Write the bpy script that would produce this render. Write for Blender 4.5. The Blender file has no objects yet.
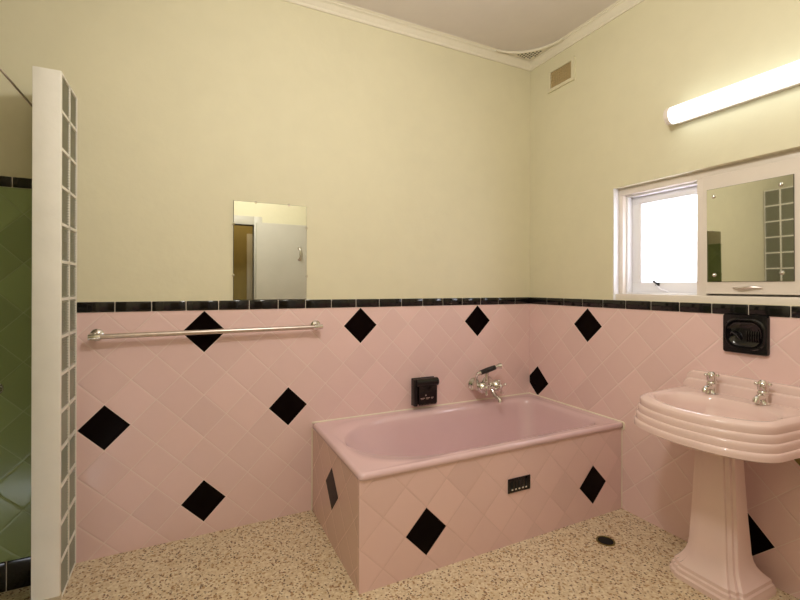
import bpy, bmesh, math, random
from mathutils import Vector, Matrix
random.seed(4)
SC = bpy.context.scene
COL = SC.collection
PI = math.pi

# ------------------------------------------------------------------ materials
def new_mat(name):
    m = bpy.data.materials.new(name); m.use_nodes = True
    nt = m.node_tree; nt.nodes.clear()
    out = nt.nodes.new('ShaderNodeOutputMaterial')
    b = nt.nodes.new('ShaderNodeBsdfPrincipled')
    nt.links.new(b.outputs[0], out.inputs[0])
    return m, nt, b, out

def setin(nt, sock, v):
    if hasattr(v, 'is_output'): nt.links.new(v, sock)
    elif isinstance(v, (tuple, list)) and len(v) == 3 and sock.type == 'RGBA': sock.default_value = (*v, 1)
    else: sock.default_value = v

def mth(nt, op, a, b=None, c=None, clamp=False):
    n = nt.nodes.new('ShaderNodeMath'); n.operation = op; n.use_clamp = clamp
    for i, v in enumerate((a, b, c)):
        if v is not None: setin(nt, n.inputs[i], v)
    return n.outputs[0]

def mixc(nt, f, a, b, mode='MIX'):
    n = nt.nodes.new('ShaderNodeMix'); n.data_type = 'RGBA'; n.blend_type = mode
    setin(nt, n.inputs[0], f); setin(nt, n.inputs[6], a); setin(nt, n.inputs[7], b)
    return n.outputs[2]

def coords(nt, kind='Object'):
    return nt.nodes.new('ShaderNodeTexCoord').outputs[kind]

def noise(nt, vec, scale, detail=3, rough=.55):
    n = nt.nodes.new('ShaderNodeTexNoise'); nt.links.new(vec, n.inputs['Vector'])
    n.inputs['Scale'].default_value = scale; n.inputs['Detail'].default_value = detail
    n.inputs['Roughness'].default_value = rough
    return n.outputs['Fac']

def ramp(nt, fac, stops):
    n = nt.nodes.new('ShaderNodeValToRGB'); nt.links.new(fac, n.inputs[0])
    el = n.color_ramp.elements
    while len(el) < len(stops): el.new(.5)
    for e, (p, c) in zip(el, stops):
        e.position = p; e.color = (*c, 1) if len(c) == 3 else c
    return n.outputs[0]

def bump(nt, b, h, strength=.3, dist=.01):
    n = nt.nodes.new('ShaderNodeBump'); nt.links.new(h, n.inputs['Height'])
    n.inputs['Strength'].default_value = strength; n.inputs['Distance'].default_value = dist
    nt.links.new(n.outputs[0], b.inputs['Normal'])

def simple(name, col, rough=.5, metal=0., var=.06, scale=6, bmp=0., bscale=60, coat=0., spec=.5):
    m, nt, b, out = new_mat(name)
    co = coords(nt)
    f = noise(nt, co, scale)
    lo = tuple(c*(1-var) for c in col); hi = tuple(min(1, c*(1+var)) for c in col)
    nt.links.new(ramp(nt, f, [(.3, lo), (.7, hi)]), b.inputs['Base Color'])
    b.inputs['Roughness'].default_value = rough; b.inputs['Metallic'].default_value = metal
    b.inputs['Specular IOR Level'].default_value = spec
    if coat: b.inputs['Coat Weight'].default_value = coat; b.inputs['Coat Roughness'].default_value = .08
    if bmp: bump(nt, b, noise(nt, co, bscale), bmp, .004)
    return m

def plaster(name, col, var=.05):
    m, nt, b, out = new_mat(name)
    co = coords(nt)
    f1 = noise(nt, co, 1.3, 4); f2 = noise(nt, co, 9, 5)
    f = mth(nt, 'ADD', mth(nt, 'MULTIPLY', f1, .65), mth(nt, 'MULTIPLY', f2, .35))
    nt.links.new(ramp(nt, f, [(.35, tuple(c*(1-var) for c in col)), (.65, tuple(min(1, c*(1+var)) for c in col))]), b.inputs['Base Color'])
    b.inputs['Roughness'].default_value = .62
    b.inputs['Specular IOR Level'].default_value = .3
    h = mth(nt, 'ADD', noise(nt, co, 5, 3), mth(nt, 'MULTIPLY', noise(nt, co, 70, 3), .12))
    bump(nt, b, h, .35, .01)
    return m

PH, PV = .2246, .2282      # diagonal pitch of the diagonally laid tiles
def tile_mat(name, col, u0, v0, blacks, PH=PH, grout=(.85, .68, .63), rough=.16, gw=.012, black=(.004, .002, .002), var=.045):
    """square tiles laid on their points; blacks = (col,row) centres that carry a black tile"""
    m, nt, b, out = new_mat(name)
    uv = nt.nodes.new('ShaderNodeUVMap').outputs[0]
    sp = nt.nodes.new('ShaderNodeSeparateXYZ'); nt.links.new(uv, sp.inputs[0])
    u = mth(nt, 'DIVIDE', mth(nt, 'SUBTRACT', sp.outputs[0], u0), PH)
    v = mth(nt, 'DIVIDE', mth(nt, 'SUBTRACT', sp.outputs[1], v0), PV)
    A = mth(nt, 'ADD', u, v); B = mth(nt, 'SUBTRACT', u, v)
    ia = mth(nt, 'ROUND', A); ib = mth(nt, 'ROUND', B)
    da = mth(nt, 'ABSOLUTE', mth(nt, 'SUBTRACT', A, ia)); db = mth(nt, 'ABSOLUTE', mth(nt, 'SUBTRACT', B, ib))
    ed = mth(nt, 'SUBTRACT', .5, mth(nt, 'MAXIMUM', da, db))        # distance to tile edge, in tiles
    mr = nt.nodes.new('ShaderNodeMapRange'); nt.links.new(ed, mr.inputs[0])
    mr.inputs[1].default_value = gw*.55; mr.inputs[2].default_value = gw*1.15
    inside = mr.outputs[0]
    cx = nt.nodes.new('ShaderNodeCombineXYZ'); nt.links.new(ia, cx.inputs[0]); nt.links.new(ib, cx.inputs[1])
    wn = nt.nodes.new('ShaderNodeTexWhiteNoise'); wn.noise_dimensions = '2D'; nt.links.new(cx.outputs[0], wn.inputs['Vector'])
    base = ramp(nt, wn.outputs['Value'], [(0, tuple(c*(1-var) for c in col)), (1, tuple(min(1, c*(1+var)) for c in col))])
    base = mixc(nt, mth(nt, 'MULTIPLY', noise(nt, uv, 14, 4), .12), base, tuple(c*.8 for c in col))
    msk = None
    for (i, j) in blacks:
        a0, b0 = i+j, i-j
        t = mth(nt, 'MULTIPLY', mth(nt, 'COMPARE', ia, float(a0), .1), mth(nt, 'COMPARE', ib, float(b0), .1))
        msk = t if msk is None else mth(nt, 'ADD', msk, t)
    if msk is not None: base = mixc(nt, msk, base, black)
    nt.links.new(mixc(nt, inside, grout, base), b.inputs['Base Color'])
    if msk is not None: nt.links.new(mth(nt, 'SUBTRACT', .45, mth(nt, 'MULTIPLY', msk, .40)), b.inputs['Specular IOR Level'])
    rr = mth(nt, 'ADD', rough, mth(nt, 'MULTIPLY', mth(nt, 'SUBTRACT', 1., inside), .5))
    nt.links.new(rr, b.inputs['Roughness'])
    # cushion edge, slight unevenness and individual tilt
    mr2 = nt.nodes.new('ShaderNodeMapRange'); nt.links.new(ed, mr2.inputs[0])
    mr2.inputs[1].default_value = 0; mr2.inputs[2].default_value = .05; mr2.interpolation_type = 'SMOOTHSTEP'
    tilt = mth(nt, 'MULTIPLY', mth(nt, 'MULTIPLY', mth(nt, 'SUBTRACT', wn.outputs['Value'], .5), mth(nt, 'SUBTRACT', A, ia)), 1.2)
    h = mth(nt, 'ADD', mth(nt, 'ADD', mr2.outputs[0], mth(nt, 'MULTIPLY', noise(nt, uv, 22, 2), .35)), tilt)
    bump(nt, b, h, .3, .0035)
    return m

YELLOW = plaster('yellow_wall_paint', (.735, .69, .50), .03)
CEIL = plaster('ceiling_paint', (.72, .66, .61), .03)
CORNICE = plaster('cornice_paint', (.80, .75, .62), .03)
WHITEP = plaster('white_render', (.80, .76, .66), .05)
MORTAR = plaster('white_mortar', (.86, .83, .75), .06)
FRAMEP = simple('cream_gloss_paint', (.80, .73, .66), .35, var=.03, bmp=.1, bscale=40)
WINP = simple('white_gloss_paint', (.86, .85, .88), .3, var=.02)
PINK = (.84, .605, .58)
T_BACK = tile_mat('pink_wall_tile', PINK, -2.2878, 1.0945, [(0, 0), (4, 0), (8, 0), (-2, -2), (2, -2), (0, -4), (4, -4)])
T_RIGHT = tile_mat('pink_wall_tile_right', PINK, -.5385, 1.0888, [(0, 0), (2, -2), (-4, -4)], PH=.2270)
T_PLAIN = tile_mat('pink_wall_tile_plain', PINK, 0, 1.0995, [])
T_BATHF = tile_mat('pink_bath_panel_tile', (.84, .595, .565), -1.3588, .192, [(0, 0), (5, 0)], PH=.2219, grout=(.72, .50, .46))
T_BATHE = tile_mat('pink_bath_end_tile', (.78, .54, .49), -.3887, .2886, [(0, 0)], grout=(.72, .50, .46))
T_GREEN = tile_mat('green_shower_tile', (.30, .375, .17), -3.05-PH/2, 1.671-PV/2+PV/2, [], grout=(.34, .40, .20), rough=.2, var=.12)
BLACK = simple('black_glaze', (.006, .005, .006), .1, var=.3, scale=20, bmp=.05, bscale=30, spec=.5)
GROUT = simple('white_grout', (.72, .64, .55), .8)
ENAMEL = simple('pink_enamel', (.76, .54, .56), .16, var=.02, scale=3, coat=.4)
CERAM = simple('pink_vitreous_china', (.83, .63, .59), .10, var=.02, scale=3, coat=.5)
CHROME = simple('chrome', (.72, .70, .66), .12, 1., var=.05)
DULLCH = simple('worn_chrome', (.62, .54, .50), .36, 1., var=.12, scale=30)
MIRROR = simple('mirror_silver', (.77, .785, .72), .02, 1., var=.01)
EDGE = simple('mirror_backing', (.10, .085, .06), .6)
BLACKP = simple('black_plastic', (.012, .011, .011), .3)
SEAL = simple('cream_sealant', (.86, .76, .62), .5)
OLIVE = simple('tarnished_brass', (.20, .15, .04), .35, .7)
DARK = simple('dark_hole', (.006, .005, .004), .9)
GRILLE = simple('tan_vent_grille', (.42, .32, .16), .7)
DOORP = simple('door_paint', (.56, .535, .47), .4, var=.03)
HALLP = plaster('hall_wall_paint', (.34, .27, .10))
WORN = simple('worn_concrete', (.55, .47, .33), .85, var=.25, scale=40, bmp=.4, bscale=50)

def terrazzo():
    m, nt, b, out = new_mat('terrazzo')
    co = coords(nt)
    def vor(scale):
        n = nt.nodes.new('ShaderNodeTexVoronoi'); n.inputs['Scale'].default_value = scale
        nt.links.new(co, n.inputs['Vector']); return n
    v1 = vor(90); v2 = vor(112)
    s1 = nt.nodes.new('ShaderNodeSeparateColor'); nt.links.new(v1.outputs['Color'], s1.inputs[0])
    s2 = nt.nodes.new('ShaderNodeSeparateColor'); nt.links.new(v2.outputs['Color'], s2.inputs[0])
    c1 = ramp(nt, s1.outputs[0], [(0, (.76, .65, .47)), (.35, (.68, .56, .38)), (.6, (.82, .73, .56)), (.80, (.50, .34, .18)), (.88, (.70, .59, .42))])
    c1.node.color_ramp.interpolation = 'CONSTANT'
    c2 = ramp(nt, s2.outputs[1], [(0, (.9, .82, .68)), (.6, (.62, .50, .34)), (.74, (.14, .075, .04)), (.86, (.34, .19, .10))])
    c2.node.color_ramp.interpolation = 'CONSTANT'
    pick = mth(nt, 'GREATER_THAN', s2.outputs[1], .62)
    pick = mth(nt, 'MULTIPLY', pick, mth(nt, 'LESS_THAN', v2.outputs['Distance'], .52))
    c = mixc(nt, pick, c1, c2)
    c = mixc(nt, mth(nt, 'MULTIPLY', noise(nt, co, 2.2, 4), .35), c, (.80, .62, .38), 'MULTIPLY')
    nt.links.new(c, b.inputs['Base Color'])
    b.inputs['Roughness'].default_value = .42
    bump(nt, b, noise(nt, co, 120, 2), .06, .003)
    return m
TERR = terrazzo()

def glassblock():
    m, nt, b, out = new_mat('ribbed_block_glass')
    b.inputs['Base Color'].default_value = (.58, .58, .45, 1)
    b.inputs['Roughness'].default_value = .22
    b.inputs['Transmission Weight'].default_value = .55
    b.inputs['IOR'].default_value = 1.35
    return m
GBLOCK = glassblock()

def frosted():
    m, nt, b, out = new_mat('frosted_glass')
    nt.nodes.remove(b)
    co = coords(nt)
    tr = nt.nodes.new('ShaderNodeBsdfTranslucent'); gl = nt.nodes.new('ShaderNodeBsdfGlossy')
    gl.inputs['Roughness'].default_value = .25
    f = noise(nt, co, 45, 4)
    nt.links.new(ramp(nt, f, [(.3, (.90, .88, .92)), (.6, (.97, .97, .97))]), tr.inputs[0])
    mx = nt.nodes.new('ShaderNodeMixShader'); mx.inputs[0].default_value = .06
    nt.links.new(tr.outputs[0], mx.inputs[1]); nt.links.new(gl.outputs[0], mx.inputs[2])
    nt.links.new(mx.outputs[0], out.inputs[0])
    return m
FROST = frosted()

def emis(name, col, s):
    m, nt, b, out = new_mat(name)
    nt.nodes.remove(b)
    e = nt.nodes.new('ShaderNodeEmission'); e.inputs[0].default_value = (*col, 1); e.inputs[1].default_value = s
    nt.links.new(e.outputs[0], out.inputs[0])
    return m
LAMP = emis('lit_opal_diffuser', (.96, 1., .94), 1.6)

# ------------------------------------------------------------------ mesh builder (world coordinates)
class MB:
    def __init__(s): s.bm = bmesh.new(); s.mi = 0
    def _mark(s, faces):
        for f in faces: f.material_index = s.mi
    def box(s, a, b, bev=0., seg=2):
        a, b = Vector(a), Vector(b)
        lo = Vector(map(min, a, b)); hi = Vector(map(max, a, b))
        tmp = bmesh.new()
        bmesh.ops.create_cube(tmp, size=1)
        for v in tmp.verts: v.co = Vector(((lo[i]+hi[i])/2 + v.co[i]*(hi[i]-lo[i]) for i in range(3)))
        if bev: bmesh.ops.bevel(tmp, geom=tmp.edges[:], offset=bev, segments=seg, profile=.5, affect='EDGES')
        s.merge(tmp); return s
    def merge(s, tmp, mat=None):
        mp = {}
        for v in tmp.verts: mp[v] = s.bm.verts.new(mat @ v.co if mat else v.co)
        for f in tmp.faces:
            try: s.bm.faces.new([mp[v] for v in f.verts]).material_index = s.mi
            except ValueError: pass
        tmp.free()
    def loft(s, rings, cap0=True, cap1=True, closed=True):
        R = [[s.bm.verts.new(p) for p in r] for r in rings]
        n = len(R[0])
        for a, b in zip(R, R[1:]):
            for i in range(n if closed else n-1):
                j = (i+1) % n
                s.bm.faces.new((a[i], a[j], b[j], b[i])).material_index = s.mi
        if cap0: s.bm.faces.new(R[0][::-1]).material_index = s.mi
        if cap1: s.bm.faces.new(R[-1]).material_index = s.mi
        return s
    def tube(s, pts, r, n=14, cap=True):
        pts = [Vector(p) for p in pts]
        rs = r if isinstance(r, (list, tuple)) else [r]*len(pts)
        rings = []; ref = None
        for i, p in enumerate(pts):
            t = (pts[min(i+1, len(pts)-1)]-pts[max(i-1, 0)]).normalized()
            if ref is None:
                ref = t.orthogonal().normalized()
            ref = (ref - t*ref.dot(t)).normalized(); bi = t.cross(ref)
            rings.append([p+(ref*math.cos(2*PI*k/n)+bi*math.sin(2*PI*k/n))*rs[i] for k in range(n)])
        return s.loft(rings, cap, cap)
    def lathe(s, prof, o, axis=(0, 0, 1), n=24):
        """prof: (r,h) pairs along axis from o"""
        ax = Vector(axis).normalized(); e1 = ax.orthogonal().normalized(); e2 = ax.cross(e1); o = Vector(o)
        rings = [[o+ax*h+(e1*math.cos(2*PI*k/n)+e2*math.sin(2*PI*k/n))*max(r, 1e-4) for k in range(n)] for r, h in prof]
        return s.loft(rings)
    def sphere(s, c, r, n=14, sc=(1, 1, 1)):
        tmp = bmesh.new(); bmesh.ops.create_uvsphere(tmp, u_segments=n, v_segments=n//2+2, radius=r)
        s.merge(tmp, Matrix.Translation(c) @ Matrix.Diagonal((*sc, 1))); return s
    def build(s, name, mats, parent=None, uvf=None, smooth=35):
        bm = s.bm
        bmesh.ops.recalc_face_normals(bm, faces=bm.faces[:])
        if uvf:
            L = bm.loops.layers.uv.new('UVMap')
            for f in bm.faces:
                for l in f.loops: l[L].uv = uvf(l.vert.co)
        me = bpy.data.meshes.new(name)
        off = WLOC(parent) if parent else Vector((0, 0, 0))
        for v in bm.verts: v.co -= off
        bm.to_mesh(me); bm.free()
        for m in (mats if isinstance(mats, (list, tuple)) else [mats]): me.materials.append(m)
        if smooth:
            me.polygons.foreach_set('use_smooth', [True]*len(me.polygons))
            me.set_sharp_from_angle(angle=math.radians(smooth))
        o = bpy.data.objects.new(name, me); COL.objects.link(o)
        if parent: o.parent = parent
        return o

def WLOC(o):
    v = Vector((0, 0, 0))
    while o: v += o.location; o = o.parent
    return v

def thing(name, loc, label, cat, group=None):
    o = bpy.data.objects.new(name, None); COL.objects.link(o)
    o.location = loc; o.empty_display_size = .05
    return tag(o, label, cat, group)
def tag(o, label, cat, group=None):
    o['label'] = label; o['category'] = cat
    if group: o['group'] = group
    return o
def struct(o, label=None, cat=None):
    o['kind'] = 'structure'
    if label: o['label'] = label; o['category'] = cat
    return o

# ------------------------------------------------------------------ setting
YF = -2.8            # front wall (behind the camera)
ZC = 3.06            # ceiling
XL = -2.96            # left wall of the room, in front of the shower recess
XS = -3.78           # far wall of the shower recess
YS = -1.15           # shower recess runs from the back wall to here
ZT = 1.2605          # top of the black border
P = .008             # tile thickness in front of the plaster

f = MB(); f.box((-2.946, YF, -.12), (.3, .02, 0)); f.box((-2.946, YF-1.6, -.12), (.3, YF, 0))
struct(f.build('floor', TERR), 'speckled beige terrazzo floor', 'floor')
f = MB(); f.box((XS, YS, -.2), (-2.946,   .02, -.056))
struct(f.build('floor_shower', TERR), 'sunken speckled floor of the shower recess behind the glass blocks', 'floor')
f = MB(); f.box((XS-.2, YF-1.7, ZC), (.3, .25, ZC+.12))
struct(f.build('ceiling', CEIL), 'pinkish cream plaster ceiling', 'ceiling')

# back wall
f = MB(); f.box((XS-.2, P, -.2), (.25, .25, ZC))
wb = struct(f.build('wall_back', YELLOW), 'yellow plaster back wall above pink tiles behind the bath', 'wall')
f = MB(); f.box((-2.86, 0, 0), (P, P, ZT-.04))
struct(f.build('tiled_dado', T_BACK, wb, uvf=lambda c: (c.x, c.z), smooth=0))
f = MB(); f.box((XS, 0, .08), (-2.946, P, 1.80))
struct(f.build('shower_tiles', T_GREEN, wb, uvf=lambda c: (c.x, c.z), smooth=0))['label'] = 'dark green shower tiles'

def border(along, x0, first, n, z0, z1, pw, sgn, name, parent, start, end):
    f = MB()
    def bx(a, b, d, za, zb, bev):
        a = max(min(a, b), start) if True else a
        if along == 'x': f.box((a, -d, za), (b, P, zb), bev)
        else: f.box((-d, a, za), (P, b, zb), bev)
    f.mi = 1; bx(start, end, .0015, z0, z1, 0)
    f.mi = 0
    edges = sorted([start, end]+[first-k*pw for k in range(n) if start+.004 < first-k*pw < end-.004])
    for a, b in zip(edges, edges[1:]): bx(a+.0015, b-.0015, .006, z0+.001, z1, .004)
    return struct(f.build(name, [BLACK, GROUT], parent))
border('x', 0, -.1469, 22, ZT-.0519, ZT, .1592, 1, 'black_border', wb, -2.86, 0)
border('x', 0, -3.092, 10, 1.789, 1.838, .1592, 1, 'shower_border', wb, XS, -2.946)
border('x', 0, -3.109, 10, -.056, .081, .1592, 1, 'shower_skirting', wb, XS, -2.946)

# right wall with the window opening
WY0, WY1, WZ0, WZ1 = -.721, -1.72, 1.262, 1.952
f = MB()
f.box((P, P, 0), (.25, WY0, ZC)); f.box((P, WY1, 0), (.25, YF, ZC))
f.box((P, WY0, 0), (.25, WY1, WZ0)); f.box((P, WY0, WZ1), (.25, WY1, ZC))
wr = struct(f.build('wall_right', YELLOW), 'yellow plaster right wall with window and tube lamp', 'wall')
f = MB(); f.box((0, P, 0), (P, YF, ZT-.04))
struct(f.build('tiled_dado', T_RIGHT, wr, uvf=lambda c: (c.y, c.z), smooth=0))
border('y', 0, -.1805, 20, ZT-.0519, ZT, .1592, 1, 'black_border', wr, YF, 0)

# walls the photo shows only in its mirrors
DX0, DX1, DZ = -2.43, -1.67, 2.06
f = MB()
f.box((XL-.2, YF, 0), (DX0, YF-.12, ZC)); f.box((DX1, YF, 0), (.25, YF-.12, ZC)); f.box((DX0, YF, DZ), (DX1, YF-.12, ZC))
wf = struct(f.build('wall_front', YELLOW), 'yellow front wall with the door, seen in the mirror', 'wall')
f = MB()
for a, b in ((XL, DX0-.09), (DX1+.09, 0)): f.box((a, YF, 0), (b, YF+P, ZT))
struct(f.build('tiled_dado', T_PLAIN, wf, uvf=lambda c: (c.x, c.z), smooth=0))
f = MB(); f.box((XL-.2, YS, 0), (XL, YF, ZC)); f.box((XS, YS, 0), (XL-.2, YS-.12, ZC))
wl = struct(f.build('wall_left', YELLOW), 'yellow left wall beside the shower recess', 'wall')
f = MB(); f.box((XS-.15, YS-.12, -.2), (XS, .02, ZC))
ws = struct(f.build('wall_shower', YELLOW), 'side wall of the green tiled shower recess', 'wall')
f = MB(); f.box((XS, YS, -.06), (XS+P, 0, 1.80))
struct(f.build('shower_tiles', T_GREEN, ws, uvf=lambda c: (c.y, c.z), smooth=0))['label'] = 'dark green shower tiles'

# hall behind the open door
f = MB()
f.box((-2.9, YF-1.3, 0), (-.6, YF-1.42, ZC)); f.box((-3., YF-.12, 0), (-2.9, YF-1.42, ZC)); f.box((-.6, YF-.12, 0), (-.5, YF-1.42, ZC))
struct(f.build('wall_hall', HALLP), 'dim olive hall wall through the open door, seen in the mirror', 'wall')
f = MB(); f.box((-1.60, YF-1.28, 0), (-1.52, YF-1.3, 2.1), .004); f.box((-1.52, YF-1.285, 0), (-.8, YF-1.3, 2.05), .004)
struct(f.build('trim_hall', DOORP), 'pale hall door and architrave seen in the mirror', 'trim')

# door frame and open leaf
f = MB()
f.box((DX0-.09, YF-.13, 0), (DX0, YF+.018, DZ+.10), .004); f.box((DX1, YF-.13, 0), (DX1+.09, YF+.018, DZ+.10), .004)
f.box((DX0, YF-.13, DZ), (DX1, YF+.018, DZ+.10), .004)
struct(f.build('trim_door', DOORP), 'white door architrave seen in the mirror', 'trim')
dr = thing('door_1', (DX1+.02, YF+.05, .01), 'white door standing open against the front wall, seen in the mirror', 'door'); dr['kind'] = 'structure'
f = MB(); f.box((DX1+.015, YF+.035, .01), (DX1+.765, YF+.075, 2.085), .004)
f.build('door_leaf', DOORP, dr, smooth=0)
f = MB()
hx = -1.15
f.tube([(hx, YF+.075, 1.80), (hx, YF+.115, 1.80), (hx, YF+.12, 1.79), (hx, YF+.12, 1.68), (hx, YF+.115, 1.67), (hx, YF+.075, 1.67)], .009)
f.lathe([(.022, 0), (.022, .006), (.012, .010)], (hx, YF+.075, 1.80), (0, 1, 0)); f.lathe([(.022, 0), (.022, .006), (.012, .010)], (hx, YF+.075, 1.67), (0, 1, 0))
f.build('door_handle', CHROME, dr)

# cornice, mitred along back and right walls, and plain along the others
prof = [(0, -.056), (.010, -.056), (.014, -.048), (.014, -.040), (.022, -.032), (.030, -.020), (.042, -.012), (.048, -.012), (.050, -.006), (.058, -.004), (.062, 0), (0, 0)]
f = MB()
ringA = [(XS, P-d, ZC+h) for d, h in prof]
ringB = [(P-d, P-d, ZC+h) for d, h in prof]
ringC = [(P-d, YF+d, ZC+h) for d, h in prof]
f.loft([ringA, ringB, ringC])
struct(f.build('trim_cornice', CORNICE), 'moulded cream plaster cornice between walls and ceiling', 'trim')

# ------------------------------------------------------------------ corner ceiling vent
cv = thing('corner_vent', (-.12, -.12, ZC), 'curved plaster vent with pierced lattice in the ceiling corner', 'vent')
ctr = Vector((-.37, -.37)); rr = .315
arc = []
for k in range(21):
    a = k/20*PI/2
    arc.append(Vector((ctr.x+rr*math.cos(a), ctr.y+rr*math.sin(a))))
arc = [p for p in arc]
f = MB()
zt = ZC-.012
inner = [(p.x, p.y, zt) for p in arc]; corner = (-.045, -.045, zt)
vs = [f.bm.verts.new(p) for p in inner]; c0 = f.bm.verts.new(corner)
for a, b in zip(vs, vs[1:]): f.bm.faces.new((a, b, c0))
vs2 = [f.bm.verts.new((p[0], p[1], ZC)) for p in inner]
for i in range(len(vs)-1): f.bm.faces.new((vs[i], vs[i+1], vs2[i+1], vs2[i]))
f.build('vent_plate', CORNICE, cv)
f = MB(); f.tube([(p.x, p.y, ZC-.012) for p in arc], .008, 10)
f.build('rim_moulding', CORNICE, cv)
f = MB()
for i in range(-9, 10):
    for j in range(0, 5):
        # rows of small diamond piercings parallel to the chord
        s = i*.026+(.013 if j % 2 else 0); d = .112+j*.018
        px, py = -(d/math.sqrt(2))+s/math.sqrt(2), -(d/math.sqrt(2))-s/math.sqrt(2)
        if px > -.062 or py > -.062: continue
        if (Vector((px, py))-ctr).length < rr+.014: continue
        h = .0085
        q = [(px-h*.7, py-h*.7), (px+h*.7, py-h*.7), (px+h*.7, py+h*.7), (px-h*.7, py+h*.7)]
        f.loft([[(x, y, zt-.0008) for x, y in q], [(x, y, zt+.004) for x, y in q]])
f.build('lattice_piercings', DARK, cv)

# ------------------------------------------------------------------ wall vent
wv = thing('wall_vent', (P, -.304, 2.757), 'cream framed tan air vent high on the right wall near the corner', 'vent')
y0, y1, z0, z1 = -.182, -.426, 2.757, 2.918
f = MB()
f.box((P, y0, z0+.022), (-.006, y0-.026, z1-.022)); f.box((P, y1+.026, z0+.022), (-.006, y1, z1-.022))
f.box((P, y0, z0), (-.006, y1, z0+.022)); f.box((P, y0, z1-.022), (-.006, y1, z1))
f.build('vent_frame', YELLOW, wv)
f = MB(); f.box((P, y0-.02, z0+.02), (.004, y1+.02, z1-.02))
for k in range(9):
    yy = y0-.034-k*.0215
    f.box((.005, yy, z0+.022), (.0005, yy-.008, z1-.022), .001)
for k in range(5):
    zz = z0+.034+k*.0215
    f.box((.005, y0-.026, zz), (.001, y1+.026, zz+.006), .001)
f.build('vent_grille', GRILLE, wv)

# ------------------------------------------------------------------ tube lamp
LZ = 2.250
tl = thing('tube_lamp', (-.055, -1.7, LZ), 'lit white fluorescent tube lamp on the wall above the window', 'lamp')
f = MB(); f.box((P, -1.125, LZ-.036), (-.02, -2.31, LZ+.036), .004)
f.build('backplate', FRAMEP, tl)
f = MB(); f.lathe([(.040, 0), (.044, .002), (.044, 1.196), (.040, 1.198)], (-.062, -1.118, LZ), (0, -1, 0), 32)
f.build('diffuser', LAMP, tl)
for yy, s in ((-1.122, 1), (-2.312, -1)):
    f = MB(); f.lathe([(.0445, -.012), (.0465, -.010), (.0465, .010), (.038, .015), (.0, .016)], (-.062, yy, LZ), (0, s, 0), 32)
    f.build('end_cap', FRAMEP, tl)

# ------------------------------------------------------------------ window and mirror shutter in the recess
FX = .055          # face of the timber frame, set back from the wall face
w1 = thing('window_1', (FX, -1.2, WZ0), 'white window with frosted pane beside the mirror shutter', 'window'); w1['kind'] = 'structure'
f = MB()
a0, a1 = WY0-.033, WY1+.05; h0, h1 = WZ0+.036, WZ1-.044
f.box((FX, WY0-.006, h0), (.24, a0, h1), .002); f.box((FX, a1, h0), (.24, WY1, h1), .002)
f.box((FX, WY0-.006, h1), (.24, WY1, WZ1), .002); f.box((FX-.03, WY0-.006, WZ0), (.24, WY1, h0), .002)
f.box((FX, -1.190, h0), (.24, -1.238, h1), .002)
f.box((.12, -1.238, h0), (.14, a1, h1))
f.mi = 1; f.box((.01, WY0, WZ0), (.24, WY0-.006, WZ1))
f.build('window_frame', [FRAMEP, WINP], w1)
f = MB()                                                                            # stop beads
f.box((.085, a0, h0), (.14, a0-.013, h1), .002)
f.box((.085, a0-.013, h1-.013), (.14, -1.190, h1), .002)
f.box((.085, a0-.013, h0), (.14, -1.190, h0+.010), .002)
f.build('stop_bead', WINP, w1)
sx0, sx1 = .125, .16
ya, yb, za, zb = a0-.013, -1.190, h0+.010, h1-.013
f = MB()
f.box((sx0, ya, za+.062), (sx1, ya-.060, zb-.045), .002); f.box((sx0, yb+.012, za+.062), (sx1, yb, zb-.045), .002)
f.box((sx0, ya, za), (sx1, yb, za+.062), .002); f.box((sx0, ya, zb-.045), (sx1, yb, zb), .002)
sash = f.build('sash', WINP, w1)
f = MB(); f.box((.14, ya-.056, za+.058), (.146, yb+.008, zb-.041))
f.build('pane', FROST, sash)
f = MB(); f.box((sx0, -.925, za+.040), (sx0-.012, -.945, za+.062), .002)
f.tube([(sx0-.012, -.936, za+.054), (sx0-.020, -.930, za+.060), (sx0-.024, -.920, za+.070)], [.006, .006, .0075], 8)
f.build('window_latch', BLACKP, sash)
f = MB(); f.tube([(sx0-.012, -.930, za+.046), (sx0-.02, -.96, za+.022), (sx0-.02, -1.01, za+.006)], .003, 8)
f.build('stay_arm', WINP, sash)

ms = thing('mirror_shutter', (FX-.010, -1.43, 1.6), 'cream shutter panel carrying a square mirror in the window recess', 'mirror')
MX = FX-.010
f = MB(); f.box((MX+.018, -1.222, WZ0+.046), (MX, -1.66, WZ1-.040), .002)
f.build('shutter_panel', FRAMEP, ms, smooth=0)
f = MB(); f.box((MX-.001, -1.246, 1.370), (MX-.006, -1.608, 1.841))
mg = f.build('mirror_glass', MIRROR, ms, smooth=0)
f = MB(); f.box((MX-.0005, -1.2445, 1.3685), (MX-.0035, -1.6095, 1.8425))
f.build('mirror_edge', EDGE, ms)
for yy, zz in ((-1.280, 1.803), (-1.563, 1.805), (-1.281, 1.404), (-1.566, 1.407)):
    f = MB(); f.lathe([(.0095, 0), (.0095, .002), (.0075, .006), (.003, .0085)], (MX-.006, yy, zz), (-1, 0, 0), 16)
    f.build('mirror_screw', CHROME, ms)
f = MB()
pts = []
for k in range(13):
    t = k/12
    pts.append((MX-.002-.014*math.sin(PI*t), -1.365-.121*t, 1.338-.004*math.sin(2*PI*t)))
f.tube(pts, [.004+.0028*math.sin(PI*k/12) for k in range(13)], 10)
f.build('pull_handle', DULLCH, ms)
ms.rotation_euler = (0, math.radians(-.9), math.radians(-1.75))      # hangs slightly out of true

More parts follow.
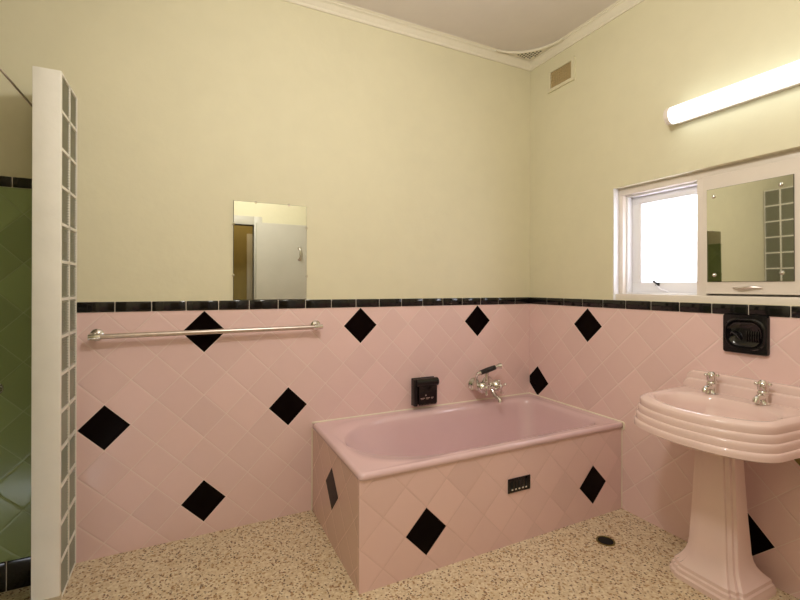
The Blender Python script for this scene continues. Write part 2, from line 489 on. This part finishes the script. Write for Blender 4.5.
# ------------------------------------------------------------------ wall mirror
wm = thing('wall_mirror', (-1.91, 0, ZT), 'frameless square mirror on the back wall standing on the black border', 'mirror')
f = MB(); f.box((-2.142, P-.001, 1.2625), (-1.732, .004, 1.816), 0)
f.build('mirror_backing', EDGE, wm)
f = MB(); f.box((-2.140, .004, 1.2645), (-1.734, -.002, 1.814))
f.build('mirror_glass', MIRROR, wm, smooth=0)
for x, z, vert in ((-2.022, 1.814, 1), (-1.838, 1.814, 1), (-2.141, 1.687, 0), (-2.141, 1.400, 0), (-1.733, 1.687, 0), (-1.733, 1.400, 0)):
    f = MB(); f.lathe([(.0085, 0), (.0085, .004), (.006, .008), (.002, .009)], (x, P-.001, z), (0, -1, 0), 14)
    f.tube([(x, -.002, z), (x+(0 if vert else (.004 if x < -2 else -.004)), -.006, z-(.003 if vert else 0))], .0045, 8)
    f.build('mirror_clip', CHROME, wm)

# ------------------------------------------------------------------ towel rail
tr = thing('towel_rail', (-2.2, 0, 1.10), 'long worn chrome towel rail on the pink tiles below the mirror', 'towel rail')
f = MB(); f.tube([(-2.795, -.062, 1.095), (-1.652, -.062, 1.102)], .0125, 18)
f.build('rail_bar', DULLCH, tr)
for x, z in ((-2.768, 1.0952), (-1.678, 1.1018)):
    f = MB()
    f.lathe([(.030, 0), (.030, .004), (.024, .010), (.013, .016), (.011, .05)], (x, -.0005, z+.004), (0, -1, 0), 20)
    f.lathe([(.010, -.026), (.0155, -.024), (.0165, 0), (.0155, .024), (.010, .026)], (x, -.062, z), (1, 0, 0), 18)
    f.sphere((x, -.062, z+.014), .009, 10)
    f.build('bracket', CHROME, tr)

# ------------------------------------------------------------------ paper holder
ph = thing('toilet_roll_holder', (-.92, 0, .555), 'black ceramic toilet roll holder on the tiles above the bath', 'toilet roll holder')
xa, xb, za, zb = -1.029, -.858, .549, .730
f = MB(); f.box((xa, -.0005, za), (xb, -.014, zb), .004)
f.box((xa, -.010, za), (xa+.026, -.050, zb-.004), .006)
f.build('holder_body', BLACK, ph)
f = MB()
ringpts = []
for x in (xa+.012, xa+.016, xb+.006, xb+.012):
    r = .021 if x in (xa+.012, xb+.012) else .028
    ringpts.append([(x, -.040+r*math.cos(2*PI*k/24), zb-.028+r*math.sin(2*PI*k/24)) for k in range(24)])
f.loft(ringpts)
f.build('hood', BLACK, ph)
f = MB(); f.box((xa+.030, -.044, za+.012), (xb-.002, -.056, zb-.036), .003)
for k in range(12):
    x = xa+.034+k*.0113
    f.box((x, -.046, za+.004), (x+.006, -.055, za+.016), .001)
fl = f.build('front_flap', BLACK, ph)
f = MB()
for k, (x, w) in enumerate(((xa+.042, .032), (xa+.082, .030), (xa+.120, .020))):
    f.box((x, -.056, za+.050), (x+w, -.0575, za+.055), .0007); f.box((x+.002, -.056, za+.044), (x+w*.7, -.0575, za+.047), .0005)
f.sphere((xa+.082, -.056, za+.070), .005, 10, (1, .4, 1))
f.build('embossed_mark', CHROME, fl)

# ------------------------------------------------------------------ bath
BX, BY, BT = -1.694, -.7935, .4915
bt = thing('bathtub', (BX/2, BY/2, 0), 'pink built-in bathtub with diagonally tiled panels in the corner', 'bathtub')
f = MB(); f.box((BX, BY, 0), (-.001, BY+.02, BT))
fp = f.build('front_panel', T_BATHF, bt, uvf=lambda c: (c.x, c.z), smooth=0)
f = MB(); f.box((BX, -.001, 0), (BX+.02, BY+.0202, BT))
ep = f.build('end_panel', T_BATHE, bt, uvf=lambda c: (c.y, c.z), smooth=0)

def rrect(x0, x1, y0, y1, rl, rr_, n=16, z=0.):
    """rounded rectangle, rl=(rx,ry) left corners, rr_ right corners; ccw from right-front corner"""
    pts = []
    for (cx_, cy_, a0, r) in ((x1-rr_[0], y0+rr_[1], -PI/2, rr_), (x1-rr_[0], y1-rr_[1], 0, rr_), (x0+rl[0], y1-rl[1], PI/2, rl), (x0+rl[0], y0+rl[1], PI, rl)):
        for k in range(n+1):
            a = a0+k/n*PI/2
            pts.append((cx_+r[0]*math.cos(a), cy_+r[1]*math.sin(a), z))
    return pts
ox0, ox1, oy0, oy1 = BX-.003, -.004, BY-.010, -.004
def mix(a, b, t): return [tuple(p[i]*(1-t)+q[i]*t for i in range(3)) for p, q in zip(a, b)]
rings = []
rings.append(rrect(ox0+.004, ox1, oy0+.004, oy1, (.02, .02), (.004, .004), z=BT+.001))
rings.append(rrect(ox0, ox1, oy0, oy1, (.02, .02), (.004, .004), z=BT+.006))
rings.append(rrect(ox0, ox1, oy0, oy1, (.022, .022), (.004, .004), z=BT+.018))
rings.append(rrect(ox0+.004, ox1, oy0+.004, oy1, (.024, .024), (.004, .004), z=BT+.027))
rings.append(rrect(ox0+.012, ox1-.004, oy0+.012, oy1-.004, (.026, .026), (.006, .006), z=BT+.031))
rings.append(rrect(ox0+.024, ox1-.008, oy0+.024, oy1-.008, (.03, .03), (.01, .01), z=BT+.029))
top = rrect(-1.626, -.082, -.738, -.064, (.46, .34), (.11, .11), z=BT+.024)
rings.append(mix(rings[-1], top, .55))
rings.append(top)
t2 = rrect(-1.614, -.092, -.727, -.075, (.45, .329), (.105, .105), z=BT+.015); rings.append(t2)
t3 = rrect(-1.603, -.098, -.718, -.084, (.44, .32), (.10, .10), z=BT-.004); rings.append(t3)
bot = rrect(-1.22, -.17, -.63, -.17, (.22, .22), (.12, .12), z=.14)
for t in (.12, .28, .45, .62, .78, .90): rings.append([tuple((p[0]*(1-t**1.1)+q[0]*t**1.1, p[1]*(1-t**1.3)+q[1]*t**1.3, p[2]*(1-t)+q[2]*t)) for p, q in zip(t3, bot)])
b2 = rrect(-1.15, -.21, -.59, -.21, (.2, .18), (.12, .12), z=.118); rings.append(b2)
rings.append(rrect(-.98, -.35, -.48, -.32, (.08, .08), (.06, .06), z=.112))
f = MB(); f.loft(rings, cap0=False)
f.build('tub', ENAMEL, bt, smooth=50)
f = MB(); f.tube([(BX-.003, -.004, BT+.032), (-.006, -.004, BT+.032), (-.004, -.006, BT+.032), (-.004, BY-.012, BT+.032), (-.003, BY-.016, BT+.026), (-.003, BY-.015, BT-.01)], .0062, 8)
f.tube([(BX-.003, -.003, BT), (BX-.003, -.003, .002)], .004, 8)
f.tube([(-.0025, BY-.002, BT-.005), (-.0025, BY-.002, .002)], .0028, 8)
f.build('edge_seal', SEAL, bt)
# air vent tile in the panel
f = MB()
vx0, vx1, vz0, vz1 = -.877, -.728, .269, .343
f.box((vx0, BY, vz0), (vx1, BY-.006, vz1), .002)
vn = f.build('panel_vent', BLACK, bt)
for k in range(5):
    x = vx0+.026+k*.0232
    f = MB(); f.box((x-.006, BY-.0065, vz0+.018), (x+.006, BY-.004, vz1-.014), .001)
    f.build('vent_slot', DARK, vn)
    f = MB(); f.box((x-.005, BY-.0085, vz0+.013), (x+.005, BY-.005, vz0+.020), .0012)  # pale spot painting the light seen through the slot
    f.build('slot_light_spot', GROUT, vn)

# ------------------------------------------------------------------ bath mixer
TX, TY, TZ = -.464, -.075, .642
mx = thing('bath_mixer', (TX, 0, TZ), 'chrome bath mixer tap with hand shower on the tiles above the bath', 'tap')
f = MB()
for q in (-1, 1):
    f.lathe([(.047, 0), (.048, .006), (.044, .014), (.036, .024), (.030, .040), (.026, .06)], (TX+q*.06, -.0005, TZ), (0, -1, 0), 24)
f.lathe([(.016, -.10), (.026, -.096), (.033, -.082), (.034, -.06), (.027, -.036), (.025, 0), (.027, .036), (.034, .06), (.033, .082), (.026, .096), (.016, .10)], (TX, TY, TZ), (1, 0, 0), 24)
f.lathe([(.017, 0), (.017, .03), (.013, .045), (.012, .075), (.017, .082), (.017, .09)], (TX-.01, TY-.012, TZ+.012), (0, 0, 1), 18)
f.tube([(TX-.075, TY+.005, TZ+.03), (TX-.10, TY-.012, TZ+.055), (TX-.105, TY-.025, TZ+.085), (TX-.085, TY-.035, TZ+.103)], .0085, 12)
f.build('mixer_body', CHROME, mx)
for q in (-1, 1):
    f = MB(); c = Vector((TX+q*.06, TY-.03, TZ))
    f.lathe([(.038, 0), (.041, .008), (.033, .022), (.018, .034), (.018, .040), (.018, .052), (.008, .060)], c, (0, -1, 0), 18)
    for k in range(4):
        a = k*PI/2+(.0 if q < 0 else .3)
        d = Vector((math.cos(a), 0, math.sin(a)))
        e = c+Vector((0, -.046, 0))
        f.tube([e+d*.008, e+d*.030, e+d*.042], [.007, .008, .0105], 10); f.sphere(e+d*.043, .011, 10)
    f.build('cross_handle', CHROME, mx)
f = MB(); f.tube([(TX+.03, TY-.01, TZ-.015), (TX+.032, TY-.035, TZ-.050), (TX+.036, TY-.060, TZ-.072), (TX+.042, TY-.080, TZ-.080), (TX+.044, TY-.090, TZ-.086), (TX+.044, TY-.092, TZ-.102)], [.016, .015, .014, .014, .0145, .016], 16)
f.build('spout', CHROME, mx)
hs = MB()
hs.tube([(TX-.110, TY-.035, TZ+.094), (TX-.085, TY-.035, TZ+.101), (TX+.045, TY-.035, TZ+.130), (TX+.062, TY-.035, TZ+.134), (TX+.078, TY-.036, TZ+.137), (TX+.092, TY-.040, TZ+.137)], [.012, .013, .012, .014, .018, .022], 16)
hd = hs.build('hand_shower', CHROME, mx)
f = MB(); f.tube([(TX-.080, TY-.035, TZ+.102), (TX-.02, TY-.035, TZ+.1155), (TX+.043, TY-.035, TZ+.1296)], [.016, .0185, .0165], 16)
f.build('grip', BLACKP, hd)

# ------------------------------------------------------------------ soap dish
sd = thing('soap_dish', (0, -1.4455, 1.03), 'square black ceramic soap dish set in the tiles above the basin', 'soap dish')
sy, sz = -1.4455, 1.121
def sq(h, r, x, v=None):
    v = v or h; pts = []
    for (cy_, cz_, a0) in ((h-r, v-r, 0), (-h+r, v-r, PI/2), (-h+r, -v+r, PI), (h-r, -v+r, 3*PI/2)):
        for k in range(9):
            a = a0+k/8*PI/2; pts.append((x, sy+cy_+r*math.cos(a), sz+cz_+r*math.sin(a)))
    return pts
f = MB()
f.loft([sq(.092, .012, -.0005), sq(.092, .012, -.016), sq(.089, .010, -.021), sq(.084, .05, -.021, .073), sq(.080, .052, -.026, .069), sq(.076, .052, -.026, .065), sq(.072, .052, -.016, .061), sq(.062, .045, -.007, .050), sq(.03, .02, -.005, .02)], cap0=True)
f.build('dish_body', BLACK, sd)
f = MB()
for k in range(6):
    y = sy-.005-k*.0095
    f.tube([(-.006, y, sz-.034), (-.011, y, sz-.026), (-.011, y, sz+.005), (-.008, y, sz+.014)], .0026, 8)
f.tube([(-.010, sy+.062, sz-.012), (-.024, sy+.050, sz+.008), (-.026, sy+.030, sz-.006), (-.012, sy+.022, sz-.024)], .0055, 10)
f.build('dish_ribs', BLACK, sd)

# ------------------------------------------------------------------ pedestal basin
CY = -1.462; RZ = .832
pb = thing('pedestal_basin', (-.2, CY, 0), 'pink pedestal wash basin with stepped rim below the mirror shutter', 'basin')
def outline(off, z, n=14):
    """plan outline: wall left -> front-left corner -> bowed front -> front-right -> wall right (off grows outward)"""
    hb, hf, xc, xf = .290+off, .270+off, -.375-off*.6, -.492-off
    xm = -.532-off
    def bez(a, b, c, m): return [((1-t)**2*a[0]+2*t*(1-t)*b[0]+t*t*c[0], (1-t)**2*a[1]+2*t*(1-t)*b[1]+t*t*c[1]) for t in (k/m for k in range(m))]
    p = []
    for k in range(8): t = k/8; p.append((-.001+t*(xc+.001), hb+(hf-hb)*t))
    p += bez((xc, hf), (xf+.040, hf-.006), (xf-.004, hf-.105), n)
    p += bez((xf-.004, hf-.105), (2*xm-xf+.006, 0), (xf-.004, -hf+.105), 2*n)
    p += bez((xf-.004, -hf+.105), (xf+.040, -hf+.006), (xc, -hf), n)
    for k in range(8): t = k/8; p.append((xc+t*(-.001-xc), -hf+(hf-hb)*t))
    p.append((-.001, -hb))
    for k in range(1, 12): t = k/12; p.append((-.001, -hb+2*hb*t))
    return [(x, CY+y, z) for x, y in p]
NP = len(outline(0, 0))
def bowlring(sx, x0, x1, hw, ch, z):
    """octagonal bowl outline sampled to NP points by direction from its centre"""
    cx_ = (x0+x1)/2
    o = outline(0, z); res = []
    hx_ = (x1-x0)/2
    for (x, y, _) in o:
        a = math.atan2(y-CY, x-(-.27))
        c, s = math.cos(a), math.sin(a)
        p = 9
        r1 = (abs(c/hx_)**p+abs(s/hw)**p)**(-1/p)
        # chamfer the corners
        r2 = ch/(abs(c)/hx_+abs(s)/hw+1e-9)
        k = 22
        r = (r1**-k+r2**-k)**(-1/k)
        res.append((cx_+r*c, CY+r*s, z))
    return res
rings = []
rings.append([(-.2+(x+.2)*.42, CY+(y-CY)*.42, .665) for x, y, z in outline(0, .66)])
rings.append([(-.2+(x+.2)*.8, CY+(y-CY)*.8, .676) for x, y, z in outline(0, .66)])
rings.append([(x, y, .690) for x, y, z in outline(.008, 0)])
tiers = [(.0185, .694, .724), (.0122, .7265, .757), (.006, .7595, .789), (0., .7915, .822)]
for off, a, b in tiers:
    rings.append(outline(off-(.004 if a < .7 else 0), a)); rings.append(outline(off+.0004, a+.003)); rings.append(outline(off+.0008, (a+b)/2)); rings.append(outline(off, b-.003)); rings.append(outline(off-.0025, b))
rings.append(outline(-.012, .829)); rings.append(outline(-.022, RZ))
rings.append(outline(-.032, RZ-.001))
bw = bowlring(0, -.485, -.133, .229, 1.42, RZ-.006)
rings.append(mix(rings[-1], bw, .7)); rings.append(bw)
rings.append(bowlring(0, -.477, -.140, .220, 1.41, RZ-.016))
rings.append(bowlring(0, -.468, -.147, .212, 1.40, RZ-.05))
rings.append(bowlring(0, -.446, -.156, .201, 1.41, RZ-.10))
rings.append(bowlring(0, -.400, -.185, .155, 1.36, RZ-.124))
rings.append(bowlring(0, -.300, -.255, .03, 1.3, RZ-.132))
f = MB(); f.loft(rings)
# splashback with rounded shoulders and a ledge line
def back(h, hw, r, x, z0=RZ-.02):
    pts = [(x, CY+hw, z0)]
    for k in range(9): a = k/8*PI/2; pts.append((x, CY+hw-r+r*math.cos(a), RZ+h-r+r*math.sin(a)))
    for k in range(9): a = PI/2+k/8*PI/2; pts.append((x, CY-hw+r+r*math.cos(a), RZ+h-r+r*math.sin(a)))
    pts.append((x, CY-hw, z0)); return pts
f.loft([back(.083, .274, .045, -.001), back(.083, .274, .045, -.030), back(.080, .271, .043, -.036), back(.074, .265, .04, -.039)])
f.loft([back(.046, .280, .04, -.001), back(.046, .280, .04, -.046), back(.043, .277, .038, -.051), back(.036, .270, .036, -.054)])
f.build('basin_bowl', CERAM, pb, smooth=48)
f = MB(); f.lathe([(.024, 0), (.024, .003), (.016, .004), (.0, .004)], (-.278, CY, RZ-.132), (0, 0, 1), 20)
f.build('waste_ring', CHROME, pb)

def psec(hw, xf, z, st=1., xb=-.045):
    """stepped pedestal section: raised centre panel, two steps either side"""
    s = .012*st
    half = [(xb, hw), (xf+s*3.2, hw), (xf+s*2.4, hw-.004*st), (xf+s*2.2, hw-s*1.3), (xf+s*1.2, hw-s*1.5), (xf+s*1.0, hw-s*2.9), (xf+s*.3, hw-s*3.1), (xf+.001, hw-s*4.2), (xf, hw-s*4.6)]
    pts = half + [(x, -y) for x, y in half[::-1]]
    return [(x, CY+.034+y, z) for x, y in pts]
f = MB()
ped = [(.160, -.337, .0, 1.25, -.062), (.160, -.337, .020, 1.25, -.055), (.157, -.329, .027, 1.25, -.058), (.155, -.327, .042, 1.25, -.06), (.149, -.320, .048, 1.2, -.066), (.147, -.318, .062, 1.2, -.068), (.138, -.308, .072, 1.2, -.078),
       (.125, -.292, .092, 1.1, -.100), (.114, -.280, .115, 1.05, -.118), (.1085, -.272, .14, 1, -.130), (.105, -.268, .17, 1, -.138), (.098, -.262, .32, 1, -.152), (.090, -.258, .5, 1, -.162), (.085, -.256, .62, 1, -.168), (.084, -.256, .69, 1, -.170)]
f.loft([psec(h, x, z, s, xb) for h, x, z, s, xb in ped])
f.build('pedestal', CERAM, pb, smooth=32)

def basin_tap(y):
    x = -.092; z = RZ-.004
    f = MB()
    f.lathe([(.027, 0), (.027, .004), (.022, .009), (.019, .014), (.018, .040), (.021, .046), (.021, .052), (.016, .058), (.014, .066)], (x, y, z), (0, 0, 1), 20)
    tp = f.build('tap', CHROME, pb)
    f = MB(); f.tube([(x, y, z+.028), (x-.028, y, z+.034), (x-.046, y, z+.031), (x-.056, y, z+.024), (x-.058, y, z+.013)], [.015, .014, .0125, .012, .012], 14)
    f.build('spout', CHROME, tp)
    f = MB(); f.lathe([(.014, .056), (.020, .062), (.0215, .078), (.0205, .092), (.015, .101), (.008, .106)], (x, y, z), (0, 0, 1), 18)
    for k in range(4):
        a = k*PI/2+.5
        d = Vector((math.cos(a), math.sin(a), 0)); c = Vector((x, y, z+.088))
        f.tube([c+d*.012, c+d*.020, c+d*.023], [.0075, .0085, .009], 10); f.sphere(c+d*.023, .009, 10)
    f.build('cross_handle', CHROME, tp)
basin_tap(-1.344); basin_tap(-1.552)
f = MB()
f.tube([(-.11, CY-.205, .672), (-.11, CY-.205, .640)], .016, 12); f.tube([(-.11, CY-.21, .645), (-.08, CY-.235, .60), (-.06, CY-.255, .55), (-.03, CY-.26, .53), (-.005, CY-.26, .525)], .013, 12)
f.build('supply_pipe', OLIVE, pb)
f = MB(); f.box((-.16, CY-.13, .655), (-.10, CY-.215, .672), .003); f.tube([(-.14, CY-.20, .662), (-.255, CY-.215, .662)], .007, 8); f.tube([(-.25, CY-.215, .684), (-.25, CY-.215, .646)], .0085, 8)
f.build('fixing_bracket', BLACKP, pb)

# ------------------------------------------------------------------ floor drain
dn = thing('floor_drain', (-.382, -.986, 0), 'small dark round floor drain beside the bath panel', 'drain')
f = MB(); f.lathe([(.047, 0), (.046, .003), (.041, .0035), (.039, .001), (.0, .001)], (-.382, -.986, .0002), (0, 0, 1), 28)
f.build('drain_ring', OLIVE, dn)
f = MB(); f.lathe([(.038, 0), (.038, .0012), (.0, .0012)], (-.382, -.986, .0014), (0, 0, 1), 28)
f.build('drain_hole', DARK, dn)

# ------------------------------------------------------------------ glass block shower screen
GX1, GX0, GY0, GY1, GZ = -2.849, -2.946, -.001, -.2985, 2.247
gs = thing('glass_block_screen', (-2.898, -.146, 0), 'white narrow screen wall of two columns of glass blocks beside the shower', 'shower screen')
f = MB()
ROWS = 14; ph_ = (GZ-.003)/ROWS; pw_ = (abs(GY1-GY0)-.022)/2; j = .012
f.box((GX0, GY1, 0), (GX1, GY1+.022, GZ), .004)
f.box((GX0, GY0, 0), (GX1, GY0-j*.5, GZ)); f.box((GX0+.001, GY0-pw_-j*.5, 0), (GX1-.001, GY0-pw_+j*.5, GZ))
for k in range(ROWS+1):
    z = k*ph_; f.box((GX0+.001, GY0, max(0, z-j*.5)), (GX1-.001, GY1+.01, z+j*.5) if k < ROWS else (GX1-.001, GY1+.01, GZ))
f.mi = 1; f.box((GX0-.001, GY1-.0012, 0), (GX1+.001, GY1+.03, .035), .004)
f.box((GX0, GY1, -.056), (GX0+.02, GY0, 0))
f.build('mortar_frame', [MORTAR, WORN], gs)
for k in range(ROWS):
    for c in range(2):
        z0 = k*ph_+j*.5; z1 = (k+1)*ph_-j*.5
        ya = GY0-c*pw_-j*.5; yb = GY0-(c+1)*pw_+j*.5
        f = MB(); NR = 44
        def face(x, sg):                       # ribbed face: wavy in z
            rows = []
            for q in range(NR+1):
                z = z0+.008+(z1-z0-.016)*q/NR
                rows.append((x+sg*.0036*math.cos(q*PI/2), z))
            return rows
        ring = [(GX0+.008, z0+.0005)]+[(GX1-.008, z0+.0005)]+face(GX1-.006, 1)+[(GX1-.008, z1-.0005), (GX0+.008, z1-.0005)]+face(GX0+.006, -1)[::-1]
        f.loft([[(x, ya-.0005, z) for x, z in ring], [(x, yb+.0005, z) for x, z in ring]])
        f.build('glass_block', GBLOCK, gs, smooth=0)

# shower curtain rail and tap behind the screen
f = MB(); f.tube([(-2.995, 0, 2.143), (-2.995, -1.15, 2.143)], .0045, 12)
sr = tag(f.build('shower_curtain_rail', DULLCH), 'thin metal shower rail running out from the wall behind the screen', 'curtain rail')
st = thing('shower_tap', (-3.150, 0, .872), 'pale knobbed shower tap on the green tiles at the left edge', 'tap')
f = MB(); f.lathe([(.030, 0), (.030, .004), (.018, .012), (.013, .02), (.013, .045)], (-3.150, -.0005, .872), (0, -1, 0), 18)
f.build('tap_body', CHROME, st)
f = MB(); f.lathe([(.012, .040), (.020, .044), (.024, .058), (.020, .072), (.008, .078)], (-3.150, -.0005, .872), (0, -1, 0), 18)
f.build('tap_knob', SEAL, st)

# ------------------------------------------------------------------ light
w = bpy.data.worlds.new('sky'); SC.world = w; w.use_nodes = True
bg = w.node_tree.nodes['Background']; bg.inputs[0].default_value = (.86, .90, 1, 1); bg.inputs[1].default_value = 5.0
def point(name, loc, e, col, r):
    l = bpy.data.lights.new(name, 'POINT'); l.energy = e; l.color = col; l.shadow_soft_size = r
    o = bpy.data.objects.new(name, l); o.location = loc; COL.objects.link(o); return o
point('room_fill_light', (-1.8, -1.75, 2.48), 31, (1., .96, .90), .12)  # added fill without a fixture, evens out the room brightness
point('hall_fill_light', (-1.8, YF-.8, 2.6), 8, (1., .78, .5), .1)  # added unseen fill, brightens the hall reflected in the mirror

# ------------------------------------------------------------------ camera
yaw, pitch, roll = -.4537, 0., .0028
fwd = Vector((-math.sin(yaw)*math.cos(pitch), math.cos(yaw)*math.cos(pitch), math.sin(pitch)))
rt = Vector((math.cos(yaw), math.sin(yaw), 0)); up = rt.cross(fwd)
r2 = rt*math.cos(roll)+up*math.sin(roll); u2 = -rt*math.sin(roll)+up*math.cos(roll)
cam = bpy.data.cameras.new('camera'); co = bpy.data.objects.new('camera', cam); COL.objects.link(co)
cam.sensor_width = 36; cam.lens = 36*434.2/800; cam.shift_y = -13.68/800; cam.clip_start = .02
co.matrix_world = Matrix(((r2.x, u2.x, -fwd.x, -2.3659), (r2.y, u2.y, -fwd.y, -2.5688), (r2.z, u2.z, -fwd.z, 1.3416), (0, 0, 0, 1)))
SC.camera = co
SC.view_settings.view_transform = 'Standard'; SC.view_settings.look = 'None'
SC.view_settings.exposure = 0.7; SC.view_settings.gamma = 1; SC.view_settings.use_curve_mapping = False
